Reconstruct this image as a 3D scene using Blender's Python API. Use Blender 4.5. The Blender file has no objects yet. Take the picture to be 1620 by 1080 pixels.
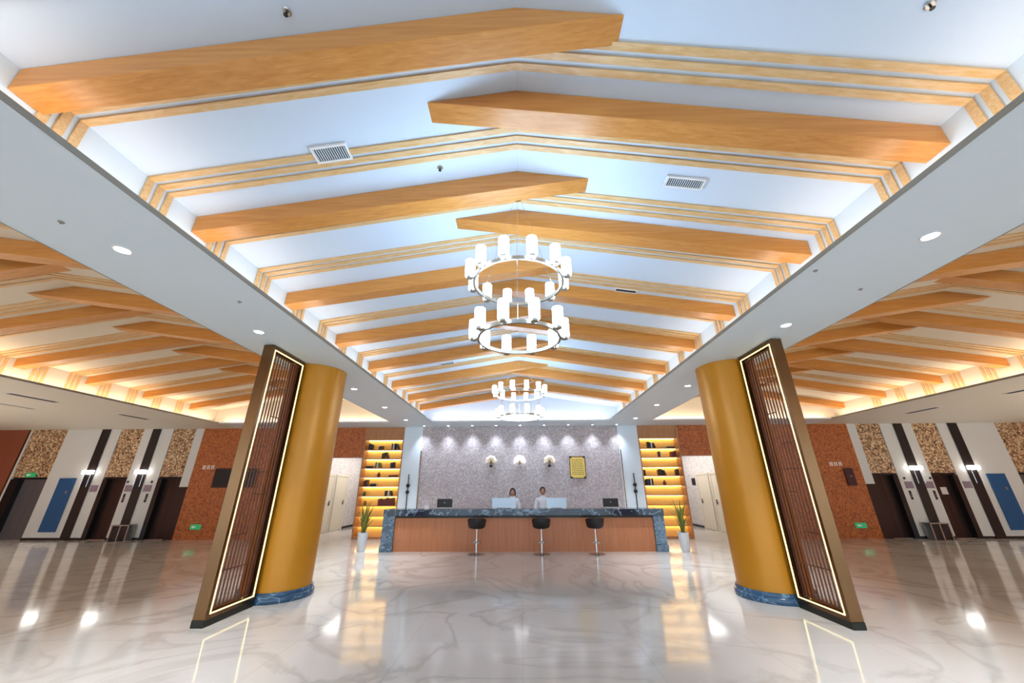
import bpy, bmesh, math, random
from math import sin, cos, pi, radians, sqrt, atan2
from mathutils import Vector, Matrix
random.seed(7)
sc = bpy.context.scene
COL = sc.collection

# ------------------------------------------------------------------ camera
cam_d = bpy.data.cameras.new('camera'); cam = bpy.data.objects.new('camera', cam_d); COL.objects.link(cam)
cam_d.sensor_fit = 'HORIZONTAL'; cam_d.sensor_width = 36.0; cam_d.lens = 584.16 * 36 / 1620
cam_d.clip_start = 0.05; cam_d.clip_end = 200
PITCH, YAW, ROLL = 0.37987, -0.0206, -0.00434
F_ = Vector((sin(YAW)*cos(PITCH), cos(YAW)*cos(PITCH), sin(PITCH)))
R0 = Vector((cos(YAW), -sin(YAW), 0)); U0 = R0.cross(F_)
R_ = R0*cos(ROLL) + U0*sin(ROLL); U_ = U0*cos(ROLL) - R0*sin(ROLL)
mw = Matrix((R_, U_, -F_)).transposed().to_4x4(); mw.translation = Vector((0, 0, 1.5))
cam.matrix_world = mw
sc.camera = cam

# ------------------------------------------------------------------ world: daylight through the open entrance behind
w = bpy.data.worlds.new('world'); sc.world = w; w.use_nodes = True
bg = w.node_tree.nodes['Background']; bg.inputs[0].default_value = (0.72, 0.87, 1.0, 1); bg.inputs[1].default_value = 2.3

sc.view_settings.view_transform = 'Standard'; sc.view_settings.look = 'None'
sc.view_settings.gamma = 1.0; sc.view_settings.use_curve_mapping = False
sc.view_settings.exposure = 0.45
EXP = 1.0
COVE_MAIN, COVE_SIDE, SHADE_E, SPOT_W, SHELF_E, WASH_W = 7.0, 13.0, 21.0, 240.0, 12.0, 75.0

# ------------------------------------------------------------------ materials
def nodes_of(m):
    m.use_nodes = True; nt = m.node_tree; nt.nodes.clear()
    o = nt.nodes.new('ShaderNodeOutputMaterial'); b = nt.nodes.new('ShaderNodeBsdfPrincipled')
    nt.links.new(b.outputs[0], o.inputs[0]); return nt, b
def L(h):                                    # sRGB hex -> linear
    h = h.lstrip('#'); c = [int(h[i:i+2], 16)/255 for i in (0, 2, 4)]
    return tuple(x/12.92 if x <= .04045 else ((x+.055)/1.055)**2.4 for x in c) + (1,)
def mat(name, col, rough=.5, metal=0., emit=None, es=0., var=0.0, scale=8., bump=0., spec=.5):
    m = bpy.data.materials.new(name); nt, b = nodes_of(m)
    c = L(col) if isinstance(col, str) else col
    b.inputs['Roughness'].default_value = rough; b.inputs['Metallic'].default_value = metal
    b.inputs['Specular IOR Level'].default_value = spec
    tc = nt.nodes.new('ShaderNodeTexCoord'); nz = nt.nodes.new('ShaderNodeTexNoise')
    nz.inputs['Scale'].default_value = scale; nz.inputs['Detail'].default_value = 4
    nt.links.new(tc.outputs['Object'], nz.inputs['Vector'])
    mx = nt.nodes.new('ShaderNodeMix'); mx.data_type = 'RGBA'
    mx.inputs[6].default_value = tuple(x*(1-var) for x in c[:3]) + (1,)
    mx.inputs[7].default_value = tuple(min(1, x*(1+var)) for x in c[:3]) + (1,)
    nt.links.new(nz.outputs[0], mx.inputs[0]); nt.links.new(mx.outputs[2], b.inputs['Base Color'])
    if bump:
        bp = nt.nodes.new('ShaderNodeBump'); bp.inputs['Strength'].default_value = bump; bp.inputs['Distance'].default_value = .01
        nt.links.new(nz.outputs[0], bp.inputs['Height']); nt.links.new(bp.outputs[0], b.inputs['Normal'])
    if emit:
        b.inputs['Emission Color'].default_value = L(emit) if isinstance(emit, str) else emit
        b.inputs['Emission Strength'].default_value = es
    return m
def wood(name, c1, c2, stretch=(1.2, 26, 26), rough=.42):
    m = bpy.data.materials.new(name); nt, b = nodes_of(m)
    tc = nt.nodes.new('ShaderNodeTexCoord'); mp = nt.nodes.new('ShaderNodeMapping'); mp.inputs['Scale'].default_value = stretch
    nz = nt.nodes.new('ShaderNodeTexNoise'); nz.inputs['Scale'].default_value = 1.6; nz.inputs['Detail'].default_value = 6; nz.inputs['Distortion'].default_value = .6
    rp = nt.nodes.new('ShaderNodeValToRGB'); rp.color_ramp.elements[0].position = .3; rp.color_ramp.elements[1].position = .72
    rp.color_ramp.elements[0].color = L(c1); rp.color_ramp.elements[1].color = L(c2)
    nt.links.new(tc.outputs['Object'], mp.inputs[0]); nt.links.new(mp.outputs[0], nz.inputs['Vector'])
    nt.links.new(nz.outputs[0], rp.inputs[0]); nt.links.new(rp.outputs[0], b.inputs['Base Color'])
    b.inputs['Roughness'].default_value = rough
    return m
def mosaic(name, cols, scale=22, rough=.45, spread=1.0):
    m = bpy.data.materials.new(name); nt, b = nodes_of(m)
    tc = nt.nodes.new('ShaderNodeTexCoord'); vo = nt.nodes.new('ShaderNodeTexVoronoi'); vo.inputs['Scale'].default_value = scale
    sp = nt.nodes.new('ShaderNodeSeparateColor'); rp = nt.nodes.new('ShaderNodeValToRGB')
    e = rp.color_ramp.elements
    for i, c in enumerate(cols):
        p = i/(len(cols)-1)
        if i == 0: e[0].position = 0; e[0].color = L(c)
        elif i == len(cols)-1: e[-1].position = 1; e[-1].color = L(c)
        else:
            k = e.new(p); k.color = L(c)
    rp.color_ramp.interpolation = 'LINEAR'
    nt.links.new(tc.outputs['Object'], vo.inputs['Vector']); nt.links.new(vo.outputs['Color'], sp.inputs[0])
    nt.links.new(sp.outputs[0], rp.inputs[0]); nt.links.new(rp.outputs[0], b.inputs['Base Color'])
    b.inputs['Roughness'].default_value = rough
    bp = nt.nodes.new('ShaderNodeBump'); bp.inputs['Strength'].default_value = .25; bp.inputs['Distance'].default_value = .01
    nt.links.new(vo.outputs['Distance'], bp.inputs['Height']); nt.links.new(bp.outputs[0], b.inputs['Normal'])
    return m
def marble(name, base, vein, scale=1.2, rough=.1, vw=.06, dark=None, tile=None, ior=1.5):
    m = bpy.data.materials.new(name); nt, b = nodes_of(m)
    tc = nt.nodes.new('ShaderNodeTexCoord')
    n1 = nt.nodes.new('ShaderNodeTexNoise'); n1.inputs['Scale'].default_value = scale; n1.inputs['Detail'].default_value = 8; n1.inputs['Distortion'].default_value = 1.2
    n2 = nt.nodes.new('ShaderNodeTexNoise'); n2.inputs['Scale'].default_value = scale*.35; n2.inputs['Detail'].default_value = 5
    nt.links.new(tc.outputs['Object'], n1.inputs['Vector']); nt.links.new(tc.outputs['Object'], n2.inputs['Vector'])
    rp = nt.nodes.new('ShaderNodeValToRGB'); e = rp.color_ramp.elements
    e[0].position = .5-vw; e[0].color = (0, 0, 0, 1); e[1].position = .5+vw; e[1].color = (0, 0, 0, 1)
    k = e.new(.5); k.color = (1, 1, 1, 1)
    nt.links.new(n1.outputs[0], rp.inputs[0])
    mx0 = nt.nodes.new('ShaderNodeMix'); mx0.data_type = 'RGBA'; mx0.inputs[6].default_value = L(base); mx0.inputs[7].default_value = L(dark or base)
    rp2 = nt.nodes.new('ShaderNodeValToRGB'); rp2.color_ramp.elements[0].position = .4; rp2.color_ramp.elements[1].position = .65
    nt.links.new(n2.outputs[0], rp2.inputs[0]); nt.links.new(rp2.outputs[0], mx0.inputs[0])
    mx = nt.nodes.new('ShaderNodeMix'); mx.data_type = 'RGBA'; mx.inputs[7].default_value = L(vein)
    nt.links.new(rp.outputs[0], mx.inputs[0]); nt.links.new(mx0.outputs[2], mx.inputs[6])
    last = mx.outputs[2]
    if tile:
        br = nt.nodes.new('ShaderNodeTexBrick'); br.offset = 0; br.squash = 1
        br.inputs['Scale'].default_value = 1; br.inputs['Brick Width'].default_value = tile; br.inputs['Row Height'].default_value = tile
        br.inputs['Mortar Size'].default_value = .004; br.inputs['Color1'].default_value = (1, 1, 1, 1); br.inputs['Color2'].default_value = (.94, .94, .94, 1)
        br.inputs['Mortar'].default_value = (.84, .82, .79, 1)
        nt.links.new(tc.outputs['Object'], br.inputs['Vector'])
        mm = nt.nodes.new('ShaderNodeMix'); mm.data_type = 'RGBA'; mm.blend_type = 'MULTIPLY'; mm.inputs[0].default_value = 1
        nt.links.new(last, mm.inputs[6]); nt.links.new(br.outputs[0], mm.inputs[7]); last = mm.outputs[2]
    nt.links.new(last, b.inputs['Base Color'])
    b.inputs['Roughness'].default_value = rough; b.inputs['IOR'].default_value = ior
    return m

MT = {}
MT['ceil'] = mat('white_paint_cool_light_tint', '#cddcee', .75, var=.015, scale=2)  # white paint, the cool cast of the light put into its colour
MT['ceil_side'] = mat('white_paint_warm_light_tint', '#dcd3c2', .75, var=.015, scale=2)  # same white paint, the side bays' warm light put into its colour
MT['low_ceil'] = mat('off_white_ceiling_paint', '#d8d2c4', .6, var=.015, scale=2)
MT['soffit'] = mat('white_soffit_paint', '#d8e4ec', .55, var=.015, scale=2)
MT['beam'] = wood('beam_wood', '#bb7a36', '#d0924c', rough=.34)
MT['board'] = wood('trim_board_wood', '#cda266', '#dfc094')
MT['lip'] = mat('grey_lip_shade_and_cap', '#8f8e86', .45, .4, var=.05)  # shade of the unlit soffit lip put into the grey; also colours sensor caps
MT['floor'] = marble('polished_marble_floor', '#d6cfc8', '#c0b8b0', .6, .085, .04, dark='#c6beb6', tile=1.2, ior=1.4)
MT['white_wall'] = mat('white_stone_wall', '#d3d0ca', .4, var=.03, scale=3)
MT['brown_mos'] = mosaic('brown_mosaic', ['#884218', '#ae5a28', '#c27030', '#9a4e20'], 26)
MT['red_brown'] = mat('red_brown_panel', '#8c4a30', .5, var=.06, scale=1.5)
MT['gold_mos'] = mosaic('gold_chip_mosaic', ['#3c2114', '#a8744a', '#ecd0a6', '#5e3820', '#d8ae7e'], 24)
MT['grey_mos'] = mosaic('grey_mosaic', ['#9d9292', '#b8afb2', '#c7bdbb', '#a59a9d', '#b5a9a3'], 24, .4)
MT['pale_mos'] = mosaic('pale_mosaic', ['#c9c2bd', '#ddd8d4', '#cfc8c4', '#b7aeab'], 20, .5)
MT['dark_wood'] = wood('dark_wood_stripe', '#130b0a', '#1f1412', (26, 26, 1.2))
MT['lift'] = mat('dark_lift_door', '#686465', .42, .4, var=.1, scale=1.2)
MT['lift_brown'] = mat('dark_brown_lift_door', '#3a2a26', .32, .6, var=.12, scale=1.2)
MT['jamb'] = mat('black_jamb', '#100d0d', .3, var=.1)
MT['skirt'] = mat('black_skirting', '#141112', .3, var=.1)
MT['blue'] = mat('blue_panel', '#175080', .45, var=.05, scale=2)
MT['gold_paint'] = mat('ochre_satin_paint', '#c48318', .38, .2, var=.05, scale=2.2)
MT['blue_marble'] = marble('blue_grey_marble', '#4d667c', '#7e93a5', 6, .2, .04, dark='#36495c')
MT['plinth'] = marble('blue_plinth_marble', '#35597a', '#6f93ab', 4, .2, .03, dark='#274560')
MT['brass'] = mat('brushed_brass', '#75563a', .24, .95, var=.06, scale=5)
MT['slat'] = wood('lattice_wood', '#4a2413', '#6e3a1f', (26, 26, 1.5))
MT['screen_board'] = wood('screen_board_wood', '#8a4a22', '#a86234', (20, 20, 1.2))
MT['base_dark'] = mat('dark_metal_base', '#2b2a24', .35, .6, var=.08)
MT['led'] = mat('warm_led', '#fff0c0', .4, emit=(1, .80, .27, 1), es=1.9*EXP)
MT['cove'] = mat('cove_led', '#ffe9d0', .4, emit=(1, .83, .68, 1), es=COVE_MAIN*EXP)
MT['cove_end'] = mat('cove_led_end', '#ffe9d0', .4, emit=(1, .88, .82, 1), es=16*EXP)
MT['cove_side'] = mat('cove_led_amber', '#ffe0b8', .4, emit=(1, .79, .58, 1), es=COVE_SIDE*EXP)
MT['shade'] = mat('frosted_glass_shade', '#ffffff', .3, emit=(.55, .77, 1, 1), es=SHADE_E*EXP)
MT['chrome'] = mat('chrome', '#c9ccd0', .15, 1., var=.02)
MT['ring'] = mat('ring_metal', '#b9b4a6', .25, .9, var=.04)
MT['lens'] = mat('downlight_lens', '#ffffff', .3, emit=(.95, .97, 1, 1), es=14*EXP)
MT['white_plastic'] = mat('white_plastic', '#e8e9ea', .4, var=.02)
MT['black'] = mat('black_plastic', '#0d0d10', .4, var=.1)
MT['black_leather'] = mat('black_leather', '#0c0b0e', .38, var=.2, scale=40, bump=.1)
MT['counter_wood'] = wood('counter_front_wood', '#ae6a42', '#bd7a50', (14, 14, .8))
MT['counter_top'] = marble('blue_black_marble', '#223448', '#7f93a8', 2.2, .14, .03, dark='#121d2a')
MT['shelf_wood'] = wood('bookcase_wood', '#a87044', '#b98354', (10, 10, 1.2))
MT['shelf_back'] = mat('bookcase_back_veneer', '#e6be68', .5, var=.05, scale=4)
MT['shelf_led'] = mat('shelf_led', '#fff0c8', .4, emit=(1, .78, .36, 1), es=SHELF_E*EXP)
MT['pot'] = mat('white_ceramic', '#d9dde2', .25, var=.03)
MT['soil'] = mat('soil', '#2c2017', .9, var=.3, scale=40)
MT['leaf'] = mat('plant_leaf', '#5c6b24', .5, var=.35, scale=12)
MT['leaf_dry'] = mat('yellowed_leaf', '#9a8a35', .5, var=.3, scale=12)
MT['skin'] = mat('skin', '#b98a72', .5, var=.05)
MT['hair'] = mat('black_hair', '#120d0c', .4, var=.2, scale=60)
MT['shirt'] = mat('white_shirt', '#eef0f6', .7, var=.03, scale=30)
MT['trousers'] = mat('dark_trousers', '#1c1d24', .7, var=.1)
MT['lips'] = mat('lips', '#9a5048', .5); MT['eye'] = mat('eye', '#191210', .3)
MT['pale_screen'] = mat('pale_blue_acrylic', '#cfe2f2', .25, var=.03)
MT['gold_plate'] = mat('gold_plate', '#e2c36a', .35, .35, var=.1, scale=5)
MT['gold_ink'] = mat('gold_plate_lettering', '#7c6a1c', .5, .2)
MT['cream'] = mat('cream_glass', '#e8ddc4', .35, emit=(1, .92, .75, 1), es=.12)
MT['lit_glass'] = mat('lit_white_glass', '#ffffff', .3, emit=(.95, .97, 1, 1), es=1.3)
MT['maroon'] = mat('maroon_cabinet', '#3d0f14', .35, var=.12)
MT['green_sign'] = mat('green_exit_sign', '#0d8a45', .4, emit=(.05, .75, .3, 1), es=.18)
MT['white_sign'] = mat('white_sign_marks', '#f4f1e8', .5, emit=(1, 1, 1, 1), es=.03)
MT['vent'] = mat('vent_blue_grey', '#27495c', .5, .3, var=.1)
MT['vent_dark'] = mat('vent_dark', '#201c18', .6, var=.1)
MT['steel'] = mat('stainless_steel', '#a9a7a3', .3, .9, var=.05)
MT['plate_mauve'] = mat('mauve_notice', '#8d7783', .5, var=.08)
MT['paper'] = mat('paper_notice', '#cfc8c0', .6, var=.03)
MT['door_cream'] = mat('cream_door', '#d6cdb8', .4, var=.03, scale=2)
MT['sconce'] = mat('wall_sconce_glass', '#ffffff', .3, emit=(1, .98, .95, 1), es=9*EXP)
MT['corr_light'] = mat('corridor_light', '#ffffff', .4, emit=(1, .95, .92, 1), es=5*EXP)

# ------------------------------------------------------------------ mesh builder
class MB:
    def __init__(s): s.v = []; s.f = []
    def add(s, vs, fs):
        n = len(s.v); s.v += [tuple(p) for p in vs]; s.f += [tuple(i+n for i in f) for f in fs]; return s
    def box(s, x0, x1, y0, y1, z0, z1):
        x0, x1 = sorted((x0, x1)); y0, y1 = sorted((y0, y1)); z0, z1 = sorted((z0, z1))
        return s.add([(x0,y0,z0),(x1,y0,z0),(x1,y1,z0),(x0,y1,z0),(x0,y0,z1),(x1,y0,z1),(x1,y1,z1),(x0,y1,z1)],
                     [(0,3,2,1),(4,5,6,7),(0,1,5,4),(1,2,6,5),(2,3,7,6),(3,0,4,7)])
    def prism(s, poly, axis, a, b, seg=1):       # poly in the two other axes; axis 'x' or 'y' or 'z'
        n = len(poly); vs = []; fs = []
        for k in range(seg+1):
            t = a+(b-a)*k/seg
            for (p, q) in poly:
                vs.append({'y': (p, t, q), 'x': (t, p, q), 'z': (p, q, t)}[axis])
        for k in range(seg):
            for i in range(n):
                j = (i+1) % n; fs.append((k*n+i, k*n+j, (k+1)*n+j, (k+1)*n+i))
        fs.append(tuple(range(n))[::-1]); fs.append(tuple(seg*n+i for i in range(n)))
        return s.add(vs, fs)
    def tube(s, p0, p1, r0, r1=None, n=12, cap=True):
        r1 = r0 if r1 is None else r1
        p0 = Vector(p0); p1 = Vector(p1); d = (p1-p0).normalized()
        a = d.orthogonal().normalized(); b = d.cross(a); vs = []
        for p, r in ((p0, r0), (p1, r1)):
            for k in range(n):
                t = 2*pi*k/n; vs.append(p + a*r*cos(t) + b*r*sin(t))
        fs = [(k, (k+1) % n, n+(k+1) % n, n+k) for k in range(n)]
        if cap: fs += [tuple(range(n))[::-1], tuple(range(n, 2*n))]
        return s.add(vs, fs)
    def lathe(s, prof, c=(0, 0, 0), n=24, a0=0, a1=2*pi, capped=True):
        full = abs(a1-a0-2*pi) < 1e-6; m = n if full else n+1; vs = []; fs = []
        for (r, z) in prof:
            for k in range(m):
                t = a0+(a1-a0)*k/n; vs.append((c[0]+r*cos(t), c[1]+r*sin(t), c[2]+z))
        for i in range(len(prof)-1):
            for k in range(n):
                j = (k+1) % m; fs.append((i*m+k, i*m+j, (i+1)*m+j, (i+1)*m+k))
        if capped and full:
            if prof[0][0] > 1e-6: fs.append(tuple(range(m))[::-1])
            if prof[-1][0] > 1e-6: fs.append(tuple((len(prof)-1)*m+k for k in range(m)))
        return s.add(vs, fs)
    def torus(s, c, R, r, n=48, m=8, sz=1.0):
        vs = []; fs = []
        for i in range(n):
            a = 2*pi*i/n
            for j in range(m):
                b = 2*pi*j/m; vs.append((c[0]+(R+r*cos(b))*cos(a), c[1]+(R+r*cos(b))*sin(a), c[2]+r*sz*sin(b)))
        for i in range(n):
            for j in range(m):
                fs.append((i*m+j, ((i+1) % n)*m+j, ((i+1) % n)*m+(j+1) % m, i*m+(j+1) % m))
        return s.add(vs, fs)
    def ball(s, c, rx, ry=None, rz=None, n=16, m=10):
        ry = ry or rx; rz = rz or rx; vs = [(c[0], c[1], c[2]+rz)]; fs = []
        for i in range(1, m):
            t = pi*i/m
            for k in range(n):
                a = 2*pi*k/n; vs.append((c[0]+rx*sin(t)*cos(a), c[1]+ry*sin(t)*sin(a), c[2]+rz*cos(t)))
        vs.append((c[0], c[1], c[2]-rz)); e = len(vs)-1
        for k in range(n): fs.append((0, 1+k, 1+(k+1) % n)); fs.append((e, e-n+(k+1) % n, e-n+k))
        for i in range(m-2):
            for k in range(n):
                a = 1+i*n; fs.append((a+k, a+n+k, a+n+(k+1) % n, a+(k+1) % n))
        return s.add(vs, fs)
    def build(s, name, m, parent=None, loc=(0, 0, 0), smooth=False, bevel=0.):
        me = bpy.data.meshes.new(name); me.from_pydata(s.v, [], s.f); me.materials.append(MT[m] if isinstance(m, str) else m)
        bm = bmesh.new(); bm.from_mesh(me); bmesh.ops.recalc_face_normals(bm, faces=bm.faces[:])
        if smooth:
            for f in bm.faces: f.smooth = True
            for e in bm.edges:
                if len(e.link_faces) == 2 and e.calc_face_angle(0) > radians(40): e.smooth = False
        bm.to_mesh(me); bm.free()
        o = bpy.data.objects.new(name, me); COL.objects.link(o); o.location = loc
        if parent: o.parent = parent
        if bevel:
            b = o.modifiers.new('edge', 'BEVEL'); b.width = bevel; b.segments = 2; b.limit_method = 'ANGLE'; b.angle_limit = radians(40)
        return o
def tag(o, label, cat, group=None, kind=None):
    o['label'] = label; o['category'] = cat
    if group: o['group'] = group
    if kind: o['kind'] = kind
    return o
def thing(name, label, cat, loc=(0, 0, 0), rz=0, group=None, kind='thing'):
    o = bpy.data.objects.new(name, None); COL.objects.link(o); o.location = loc; o.rotation_euler = (0, 0, rz); o.empty_display_size = .1
    return tag(o, label, cat, group, kind)
def dup(root, loc, label, rz=None, sx=None):
    r = root.copy(); COL.objects.link(r); r.location = loc; r['label'] = label
    if rz is not None: r.rotation_euler = (0, 0, rz)
    for ch in list(root.children):
        c = ch.copy(); COL.objects.link(c); c.parent = r
        for g in list(ch.children):
            d = g.copy(); COL.objects.link(d); d.parent = c
    return r
def struct(name, mb, m, label, cat, **k):
    o = mb.build(name, m, **k); return tag(o, label, cat, None, 'structure')
def light(name, kind, loc, power, color, parent, **k):
    d = bpy.data.lights.new(name, kind); d.energy = power*EXP; d.color = color
    for a, b in k.items(): setattr(d, a, b)
    o = bpy.data.objects.new(name, d); COL.objects.link(o); o.location = loc; o.parent = parent
    return o

# ------------------------------------------------------------------ room numbers
ZS = 3.57                      # underside of all soffits
YB = 13.33                     # plane of the back wall
YF = -7.0                      # entrance side
ZE, ZR = 4.06, 4.578           # eaves and ridge of every gabled bay
HW = 3.232                     # half width of a gabled bay
SL = (ZR-ZE)/HW
BAYX = {'central': 0.0, 'left': -7.19, 'right': 7.19}
YG = 12.5                      # gable wall at the far end of the bays
XW = 19.6

# ------------------------------------------------------------------ shell
struct('floor', MB().box(-XW-.3, XW+.3, YF-.1, 21, -.12, 0), 'floor', 'polished beige marble floor across the whole lobby', 'floor')
# soffits
P = [(2.93,3.57),(4.28,3.57),(4.28,3.61),(4.25,3.61),(4.25,3.585),(3.96,3.585),(3.96,4.12),(3.235,4.12),(3.235,3.585),(2.96,3.585),(2.96,3.61),(2.93,3.61)]
for sgn, side in ((-1, 'left'), (1, 'right')):
    struct('ceiling_soffit_'+side, MB().prism([(sgn*x, z) for x, z in P], 'y', YF, 12.24), 'soffit',
           'wide white dropped ceiling strip with downlights on the %s of the central bay' % side, 'ceiling')
    Q = [(10.08,3.57),(XW,3.57),(XW,4.12),(10.42,4.12),(10.42,3.585),(10.11,3.585),(10.11,3.61),(10.08,3.61)]
    struct('ceiling_flat_'+side, MB().prism([(sgn*x, z) for x, z in Q], 'y', YF, YB+.5), 'low_ceil',
           'flat low white ceiling in front of the %s lifts' % side, 'ceiling')
B = [(12.24,3.57),(13.83,3.57),(13.83,4.12),(12.5,4.12),(12.5,3.585),(12.27,3.585),(12.27,3.61),(12.24,3.61)]
struct('ceiling_soffit_back', MB().prism(B, 'x', -10.079, 10.079), 'soffit', 'white dropped ceiling strip running along the top of the reception wall', 'ceiling')
n_trim = 1
def trim(mb, m, label, cat='trim'):
    global n_trim
    o = struct('trim_%d' % n_trim, mb, m, label, cat); n_trim += 1; return o
for sgn, side in ((-1, 'left'), (1, 'right')):  # added edge strips, their grey stands for shade on the lips
    trim(MB().box(sgn*2.922, sgn*2.93, YF, 12.24, 3.566, 3.611), 'lip', 'thin grey painted-shade edge of the %s dropped ceiling, facing the central bay' % side)
    trim(MB().box(sgn*4.28, sgn*4.288, YF, 12.24, 3.566, 3.611), 'lip', 'thin grey painted-shade edge of the %s dropped ceiling, facing the side bay' % side)
    trim(MB().box(sgn*10.072, sgn*10.08, YF, 12.24, 3.566, 3.611), 'lip', 'thin grey painted-shade edge of the low ceiling before the %s lifts' % side)
# gabled ceilings
for bay, bx in BAYX.items():
    t = .06
    poly = [(bx-HW-.004, 3.588), (bx-HW-.004, ZE), (bx, ZR), (bx+HW+.004, ZE), (bx+HW+.004, 3.588), (bx+HW+t, 3.588), (bx+HW+t, ZE+t), (bx, ZR+t), (bx-HW-t, ZE+t), (bx-HW-t, 3.588)]
    struct('ceiling_'+bay, MB().prism(poly, 'y', YF, YG+.06), 'ceil' if bay == 'central' else 'ceil_side', 'white gabled ceiling of the %s bay between its wooden beams' % bay, 'ceiling')
    gp = [(bx-HW, 3.60), (bx+HW, 3.60), (bx+HW, ZE), (bx, ZR), (bx-HW, ZE)]
    struct('wall_gable_'+bay, MB().prism(gp, 'y', YG-.012, YG+.03), 'ceil' if bay == 'central' else 'ceil_side', 'white triangular end wall of the %s ceiling bay above the reception wall' % bay, 'wall')
    struct('wall_front_'+bay, MB().prism(gp, 'y', YF-.1, YF), 'ceil', 'white triangular entrance end wall of the %s ceiling bay' % bay, 'wall')

def cove(mbx, label, m, name='led_strip'):
    o = mbx.build(name, m); return tag(o, label, 'led strip', None, 'thing')
for bay, bx in BAYX.items():
    for sgn, side in ((-1, 'left'), (1, 'right')):
        mb = MB()
        xa = bx+sgn*(HW-.16)
        for k in range(20):
            y0 = -6.56+k*.94; mb.box(xa-.035, xa+.035, y0, y0+.93, 3.5855, 3.597)
        cove(mb, 'hidden glowing light strip in the %s cove of the %s ceiling bay' % (side, bay), 'cove' if bay == 'central' else 'cove_side')
    mb = MB()
    for k in range(6):
        x0 = bx-2.85+k*.95; mb.box(x0, x0+.94, 12.345, 12.405, 3.5855, 3.597)
    cove(mb, 'hidden glowing light strip at the far end of the %s ceiling bay' % bay, 'cove_end' if bay == 'central' else 'cove_side')

# ---- beams
BD, BW = .186, .185
ORD = ['', 'first', 'second', 'third', 'fourth', 'fifth', 'sixth', 'seventh', 'eighth', 'ninth', 'tenth', 'eleventh', 'twelfth', 'thirteenth', 'fourteenth', 'fifteenth', 'sixteenth', 'seventeenth', 'eighteenth', 'nineteenth', 'twentieth']
def beam(bay, side, yc, label):
    bx = BAYX[bay]; s = -1 if side == 'left' else 1
    e = .0015
    ov = .735
    pts = [(-HW, ZE-BD), (-HW, ZE-e), (0, ZR-e*1.2), (ov, ZR-SL*ov-e)]     # the beam dies into the other slope past the ridge
    pts = [(bx + (x if s < 0 else -x), z) for x, z in pts]
    o = MB().prism(pts, 'y', yc-BW/2, yc+BW/2).build('timber_beam', 'beam', bevel=.004)
    return tag(o, label, 'beam', '%s bay beams from the %s eave' % (bay, side), 'thing')
LY = [1.60, 3.01, 4.56, 6.06, 7.57, 9.10, 10.55, 11.9]
RY = [2.17, 3.58, 5.13, 6.50, 8.00, 9.50, 10.95]
def row(bay, side, ys):
    n = len(ys)
    for i, y in enumerate(sorted(ys)):
        k = n-i
        lab = 'wooden beam on the %s slope of the %s ceiling, %s' % (side, bay, 'nearest the reception wall' if k == 1 else ORD[k]+' from reception wall')
        beam(bay, side, y, lab)
row('central', 'left', LY); row('central', 'right', RY)
LL = [2.95, 4.35, 5.72, 7.11, 8.46, 9.90, 11.45]; LR = [2.42, 3.78, 5.15, 6.48, 7.80, 9.20, 10.65]
RR = [3.65, 5.05, 6.42, 7.80, 9.13, 10.65, 12.1]; RL = [3.05, 4.40, 5.73, 6.97, 8.35, 9.75, 11.2]
row('left', 'left', LL); row('left', 'right', LR); row('right', 'right', RR); row('right', 'left', RL)
# ---- three-board trims that run over the ridge and down the cove walls
def band_group(bay, yc, w=.056, pitch=.095, th=.014):
    global n_trim
    bx = BAYX[bay]
    t = thing('trim_%d' % n_trim, '', 'ceiling trim', (bx, yc, 0), 0, '%s bay trims' % bay, 'structure'); n_trim += 1
    g = .0015
    for d in (-pitch, 0, pitch):
        o = [(-HW+g, 3.62), (-HW+g, ZE-g), (0, ZR-g), (HW-g, ZE-g), (HW-g, 3.62)]
        i_ = [(HW-th, 3.62), (HW-th, ZE-th-.004), (0, ZR-th), (-HW+th, ZE-th-.004), (-HW+th, 3.62)]
        mb = MB(); a, b = d-w/2, d+w/2
        for k in range(4):           # four straight runs, convex pieces of one board
            pa, pb = o[k], o[k+1]; qb, qa = i_[3-k], i_[4-k]
            mb.prism([pa, pb, qb, qa], 'y', a, b)
        mb.build('board', 'board', t)
    return t
def bands(bay, ys):
    ys = sorted(ys); n = len(ys)
    for i, y in enumerate(ys):
        t = band_group(bay, y); k = n-i
        t['label'] = 'three thin wooden strips across the %s ceiling, %s' % (bay, 'set nearest the reception wall' if k == 1 else ORD[k]+' set from reception wall')
bands('central', [1.04, 1.79, 2.52, 3.24, 3.98, 4.80, 5.50, 6.26, 7.02, 7.80, 8.55, 9.30, 10.05, 10.75, 11.42])
bands('left', [3.3, 4.0, 4.72, 5.40, 6.05, 6.78, 7.46, 8.12, 8.82, 9.52, 10.26, 11.0])
bands('right', [3.35, 4.0, 4.72, 5.38, 6.08, 6.72, 7.40, 8.10, 8.75, 9.42, 10.15, 10.90])

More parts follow.
